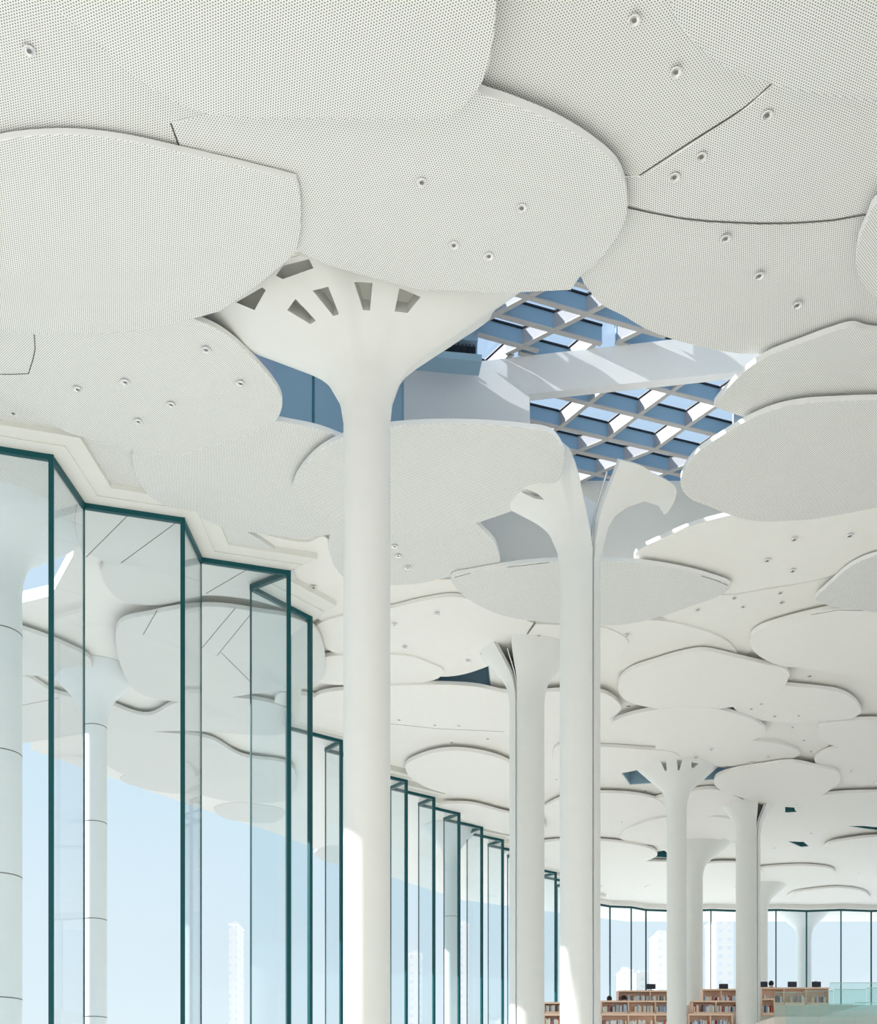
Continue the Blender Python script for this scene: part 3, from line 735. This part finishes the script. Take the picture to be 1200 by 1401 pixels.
# ------------------------------------------------------------------ terraced bookshelves
def shelf(px0, px1, ytop, ybot, Y, label, bays):
    x0, zt_ = WY(px0, ytop, Y); x1, zb_ = WY(px1, ybot, Y); dep = .45
    e = empty('bookshelf', ((x0+x1)/2, Y, zb_)); tag(e, label, 'bookshelf', 'terraced wooden bookshelves', 'thing')
    Lx = x1-x0; H = zt_-zb_
    def part(nm, c, s): bm = bmesh.new(); bbox(bm, c, s); return bm_obj(nm, bm, WOOD, e)
    part('top_board', (0, 0, H-.03), (Lx+.05, dep+.05, .07)); part('bottom_board', (0, 0, .06), (Lx, dep, .12)); part('back_board', (0, dep/2, H/2), (Lx, .03, H))
    for k in range(bays+1): part('side_board', (-Lx/2+k*Lx/bays, 0, H/2), (.04, dep, H-.02))
    return x0, x1, zb_+.12, zt_-.1, Y, bays, label
SH = [shelf(845, 932, 1356, 1376, 45.4, 'wooden bookshelf on the top tier left of the slotted slim column', 2),
      shelf(822, 932, 1370, 1389, 44.2, 'wooden bookshelf on the second tier left of the slotted slim column', 3),
      shelf(822, 932, 1388, 1410, 43.4, 'wooden bookshelf on the lowest visible tier at left', 3),
      shelf(960, 1010, 1354, 1376, 45.4, 'wooden bookshelf on the top tier between the far columns', 2),
      shelf(946, 1010, 1370, 1389, 44.2, 'wooden bookshelf on the second tier between the far columns', 2),
      shelf(941, 1000, 1388, 1410, 43.5, 'wooden bookshelf on the lowest visible tier between the far columns', 2),
      shelf(1040, 1131, 1352, 1376, 45.25, 'long wooden desk shelf at right behind the glass balustrade', 3),
      shelf(1040, 1057, 1367, 1390, 44.0, 'short wooden bookshelf end just right of the slit far column', 1),
      shelf(744, 768, 1372, 1389, 40.0, 'wooden bookshelf glimpsed between the third and second columns', 1),
      shelf(744, 768, 1388, 1410, 39.3, 'lower wooden bookshelf glimpsed between the third and second columns', 1)]
books = []
bmb = bmesh.new(); bbox(bmb, (0, 0, .5), (1, 1, 1)); base = None
bmeshes = []
for mi, m in enumerate(BOOKM):
    b2 = bmb.copy(); me = bpy.data.meshes.new('book'); b2.to_mesh(me); b2.free(); me.materials.append(m); bmeshes.append(me)
nb = 0
rb = random.Random(3)
SHORT = ['top tier bookshelf left of the slotted slim column', 'second tier bookshelf left of the slotted slim column', 'lowest bookshelf left of the slotted slim column',
         'top tier bookshelf between the far columns', 'second tier bookshelf between the far columns', 'lowest bookshelf between the far columns',
         'long desk shelf behind the glass balustrade', 'short shelf end right of the slit far column', 'shelf glimpsed between third and second columns', 'lower shelf glimpsed between third and second columns']
for si, (x0, x1, za, zb2, Y, bays, lab) in enumerate(SH):
    if si == 6: fillf = .35
    else: fillf = .85
    for k in range(bays):
        xa = x0+(x1-x0)*k/bays+.05; xb = x0+(x1-x0)*(k+1)/bays-.05; x = xa
        while x < xb-.06 and nb < 298:
            w = rb.uniform(.045, .085)
            if rb.random() < fillf:
                hh = min(zb2-za-.02, rb.uniform(.22, .33))
                o = bpy.data.objects.new('book', bmeshes[rb.choice((0, 0, 0, 0, 4, 1, 2, 3, 4, 5, 6, 6))]); col.objects.link(o)
                o.location = (x+w/2, Y-.08, za); o.scale = (w*.92, .22, hh)
                tag(o, 'upright book standing on the '+SHORT[si], 'book', 'books in the '+lab, 'thing'); nb += 1
            x += w
# platform the readers sit on
TE = [((744, 1215), 44.98, 49.2, 6.9), ((744, 1215), 43.9, 44.98, 6.36), ((744, 1215), 43.1, 43.9, 5.62)]
tp = bmesh.new()
def block(x0, x1, y0, y1, z): bbox(tp, ((x0+x1)/2, (y0+y1)/2, z/2), (x1-x0, y1-y0, z))
for (a, b), y0, y1, z in TE: block((a-CX)*y1/F, (b-CX)*y0/F+2, y0, y1, z)
zb1 = WY(0, 1396, 41.5)[1]; zb2_ = WY(0, 1412, 39.5)[1]
block(13.2, 20, 40.2, 43.1, zb1); block(13.2, 20, 39.2, 40.2, zb2_)
block(3.9, 5.2, 39.75, 40.4, WY(0, 1389, 40)[1]); block(3.9, 5.2, 39.0, 39.75, WY(0, 1410, 39.3)[1])
pf = bm_obj('reading_terrace', tp, mat('pale_terrace', (.82, .76, .70), .5)); tag(pf, 'stepped wooden terrace carrying the far shelves and desks', 'terrace', None, 'thing')

# monitors
def monitor(px, py, Y, label):
    X, Z = WY(px, py, Y); zdesk = WY(0, 1355 if px < 1000 else 1352, Y)[1]
    e = empty('monitor', (X, Y, zdesk)); tag(e, label, 'monitor', 'computer monitors on the far desks', 'thing')
    bm = bmesh.new(); bbox(bm, (0, 0, .17), (.40, .04, .24)); bmesh.ops.bevel(bm, geom=bm.edges[:], offset=.008, segments=2, affect='EDGES'); bm_obj('screen', bm, DARK, e)
    bm = bmesh.new(); bbox(bm, (0, .03, .06), (.05, .03, .12)); bm_obj('stand', bm, DARK, e)
    bm = bmesh.new(); bbox(bm, (0, .03, .01), (.24, .18, .02)); bm_obj('foot', bm, DARK, e)
for px, lab in ((891, 'black monitor on the top left shelf tier'), (990, 'black monitor between the slim column and the slit far column'), (1044, 'black monitor beside the dark haired reader'),
                (1084, 'black monitor in the middle of the right desk'), (1117, 'black monitor in front of the grey clothed reader')):
    monitor(px, 1348, 45.4 if px < 1030 else 45.3, lab)
# people
def person(px, Y, zhip, cloth, label, lean=0., floor=False):
    X = (px-CX)*Y/F
    e = empty('person', (X, Y, zhip)); tag(e, label, 'person', None, 'thing')
    V = [(0, 0, 0), (0, 0, .22), (0, -.02, .42), (0, -.03, .52), (0, -.05, .60), (0, -.05, .70),
         (.17, -.02, .43), (.24, -.12, .22), (.14, -.36, .16), (.10, -.44, .17), (-.17, -.02, .43), (-.24, -.12, .22), (-.14, -.36, .16), (-.10, -.44, .17),
         (.10, -.02, -.02), (.13, -.42, 0), (.13, -.42, -.42), (.13, -.52, -.45), (-.10, -.02, -.02), (-.13, -.42, 0), (-.13, -.42, -.42), (-.13, -.52, -.45)]
    if floor: V[14:] = [(.10,-.02,-.02), (.34,-.22,0), (.05,-.30,-.03), (-.04,-.30,-.05), (-.10,-.02,-.02), (-.34,-.22,0), (-.05,-.22,-.03), (.04,-.22,-.05)]
    Rr = [.15, .14, .15, .055, .085, .075, .07, .048, .035, .03, .07, .048, .035, .03, .10, .07, .045, .035, .10, .07, .045, .035]
    Ed = [(0,1),(1,2),(2,3),(3,4),(4,5),(2,6),(6,7),(7,8),(8,9),(2,10),(10,11),(11,12),(12,13),(0,14),(14,15),(15,16),(16,17),(0,18),(18,19),(19,20),(20,21)]
    me = bpy.data.meshes.new('body'); me.from_pydata([(a, b+lean*c, c) for a, b, c in V], Ed, []); me.update()
    o = link('body', me, e, None)
    o.modifiers.new('k', 'SKIN')
    for sv, r in zip(me.skin_vertices[0].data, Rr): sv.radius = (r, r*.8 if r > .12 else r)
    me.skin_vertices[0].data[0].use_root = True
    s = o.modifiers.new('s', 'SUBSURF'); s.levels = 1; s.render_levels = 1
    bpy.context.view_layer.update()
    m2 = bpy.data.meshes.new_from_object(o.evaluated_get(bpy.context.evaluated_depsgraph_get())); o.modifiers.clear(); o.data = m2
    m2.materials.clear(); m2.materials.append(cloth); m2.materials.append(SKIN)
    for p in m2.polygons:
        p.use_smooth = True
        if p.center.z > .5 or (p.center.y < -.38 and p.center.z > .1): p.material_index = 1
    bm = bmesh.new(); bmesh.ops.create_uvsphere(bm, u_segments=16, v_segments=10, radius=1)
    bmesh.ops.transform(bm, matrix=Matrix.Translation((0, -.02+lean*.68, .67)) @ Matrix.Diagonal((.115, .125, .135, 1)), verts=bm.verts)
    bm_obj('hair', bm, HAIR, e, True)
person(1055, 46.1, 7.33, NAVY, 'seated person in dark clothes with black hair behind the right desk')
person(1116, 46.1, 7.30, GREYC, 'seated person in grey behind the monitor near the balustrade end')
person(854, 44.85, 6.53, NAVY, 'person with long dark hair bending low behind the left shelves', .1, True)
person(834, 44.85, 6.5, RED, 'person in red seated low at the far left of the shelves', .1, True)

# balustrade glass on the terrace
for k, (a, b, t, Y) in enumerate(((1060, 1098, 1358, 41.5), (1099, 1140, 1356, 41.5), (1141, 1185, 1354, 41.5), (1186, 1235, 1352, 41.5), (1075, 1120, 1376, 39.5), (1121, 1168, 1374, 39.5), (1169, 1225, 1372, 39.5), (1135, 1215, 1345, 43.3))):
    x0, z1_ = WY(a, t, Y); x1, z0_ = WY(b, t+38, Y)
    names = ['upper glass balustrade pane nearest the slit column', 'upper glass balustrade pane, second from the slit column', 'upper glass balustrade pane, third from the slit column', 'upper glass balustrade pane at the right edge', 'lower front glass balustrade pane, leftmost of three', 'lower front glass balustrade pane, middle of three', 'lower front glass balustrade pane cut by the right edge', 'tall rear glass balustrade pane beyond the desk end']
    e = empty('glass_balustrade', ((x0+x1)/2, Y, z0_)); tag(e, names[k], 'balustrade', 'greenish glass balustrade panes', 'thing')
    bm = bmesh.new(); bbox(bm, (0, 0, (z1_-z0_)/2), (x1-x0-.02, .024, z1_-z0_)); bm_obj('pane', bm, GLASS2, e)
    bm = bmesh.new(); bbox(bm, (0, 0, z1_-z0_+.01), (x1-x0-.02, .03, .02)); bm_obj('polished_edge', bm, mat('pale_glass_edge_%d' % k, (.55, .75, .72), .3), e)

# ------------------------------------------------------------------ city
TW = [(318, 329, 1268, 420, 'slim pale high rise far outside behind the third bay'), (561, 577, 1308, 380, 'pale high rise seen between far glass bays right of the nearest column'),
      (629, 641, 1268, 420, 'cream high rise left of the third column seen through the glass'), (894, 914, 1281, 400, 'pale high rise just left of the slim slotted column'),
      (972, 996, 1262, 380, 'large white high rise between the far columns'), (848, 862, 1330, 420, 'low pale apartment block at the far left of the end glass'),
      (866, 893, 1334, 460, 'wide low apartment block beside the far shelves')]
for a, b, t, Y, lab in TW:
    x0, z1_ = WY(a, t, Y); x1 = WY(b, t, Y)[0]
    e = empty('tower_block', ((x0+x1)/2, Y, -.25)); tag(e, lab, 'building', 'distant high rises', 'thing')
    bm = bmesh.new(); bbox(bm, (0, 0, z1_/2), (x1-x0, 14, z1_)); bm_obj('facade', bm, TOW, e)
    bm = bmesh.new(); bbox(bm, (0, 0, z1_+1.0), ((x1-x0)*.5, 6, 2)); bbox(bm, (0, 0, z1_+.1), (x1-x0+.6, 14.6, .4)); bm_obj('roof_block', bm, TOW, e)

# ------------------------------------------------------------------ light
w = bpy.data.worlds.new('sky'); sc.world = w; w.use_nodes = True; nt = w.node_tree; bg = nt.nodes['Background']
tc = nt.nodes.new('ShaderNodeTexCoord'); sx = nt.nodes.new('ShaderNodeSeparateXYZ'); cr = nt.nodes.new('ShaderNodeValToRGB')
nt.links.new(tc.outputs['Generated'], sx.inputs[0]); nt.links.new(sx.outputs[2], cr.inputs[0]); nt.links.new(cr.outputs[0], bg.inputs[0])
el = cr.color_ramp.elements
el[0].position = 0; el[0].color = (.88, .96, 1.0, 1); el[1].position = 1; el[1].color = (.33, .52, .86, 1)
e_ = el.new(.10); e_.color = (.82, .93, 1.0, 1)
e_ = el.new(.30); e_.color = (.68, .85, .97, 1)
e_ = el.new(.55); e_.color = (.60, .77, .97, 1)
bg.inputs[1].default_value = .85
sd = bpy.data.lights.new('sun', 'SUN'); sd.energy = 9.0; sd.angle = math.radians(.53); sd.color = (1, .98, .95)
so = bpy.data.objects.new('sun', sd); col.objects.link(so)
el_, az = math.radians(33.5), math.radians(2)
d = Vector((-math.cos(az)*math.cos(el_), math.sin(az)*math.cos(el_), math.sin(el_)))
so.rotation_euler = d.to_track_quat('Z', 'Y').to_euler()

# ------------------------------------------------------------------ camera and view
cd = bpy.data.cameras.new('camera'); co = bpy.data.objects.new('camera', cd); col.objects.link(co); sc.camera = co
co.location = (0, 0, EYE); co.rotation_euler = (PI/2, 0, 0)
cd.sensor_fit = 'VERTICAL'; cd.sensor_height = 36; cd.lens = 36*F/1401; cd.shift_y = (HY-700.5)/1401
cd.clip_start = .1; cd.clip_end = 3000
sc.view_settings.view_transform = 'Standard'; sc.view_settings.look = 'None'; sc.view_settings.gamma = 1
sc.view_settings.use_curve_mapping = False
sc.view_settings.exposure = 0.25
sc.cycles.max_bounces = 12; sc.cycles.diffuse_bounces = 8; sc.cycles.transparent_max_bounces = 40
sc.cycles.sample_clamp_indirect = 6
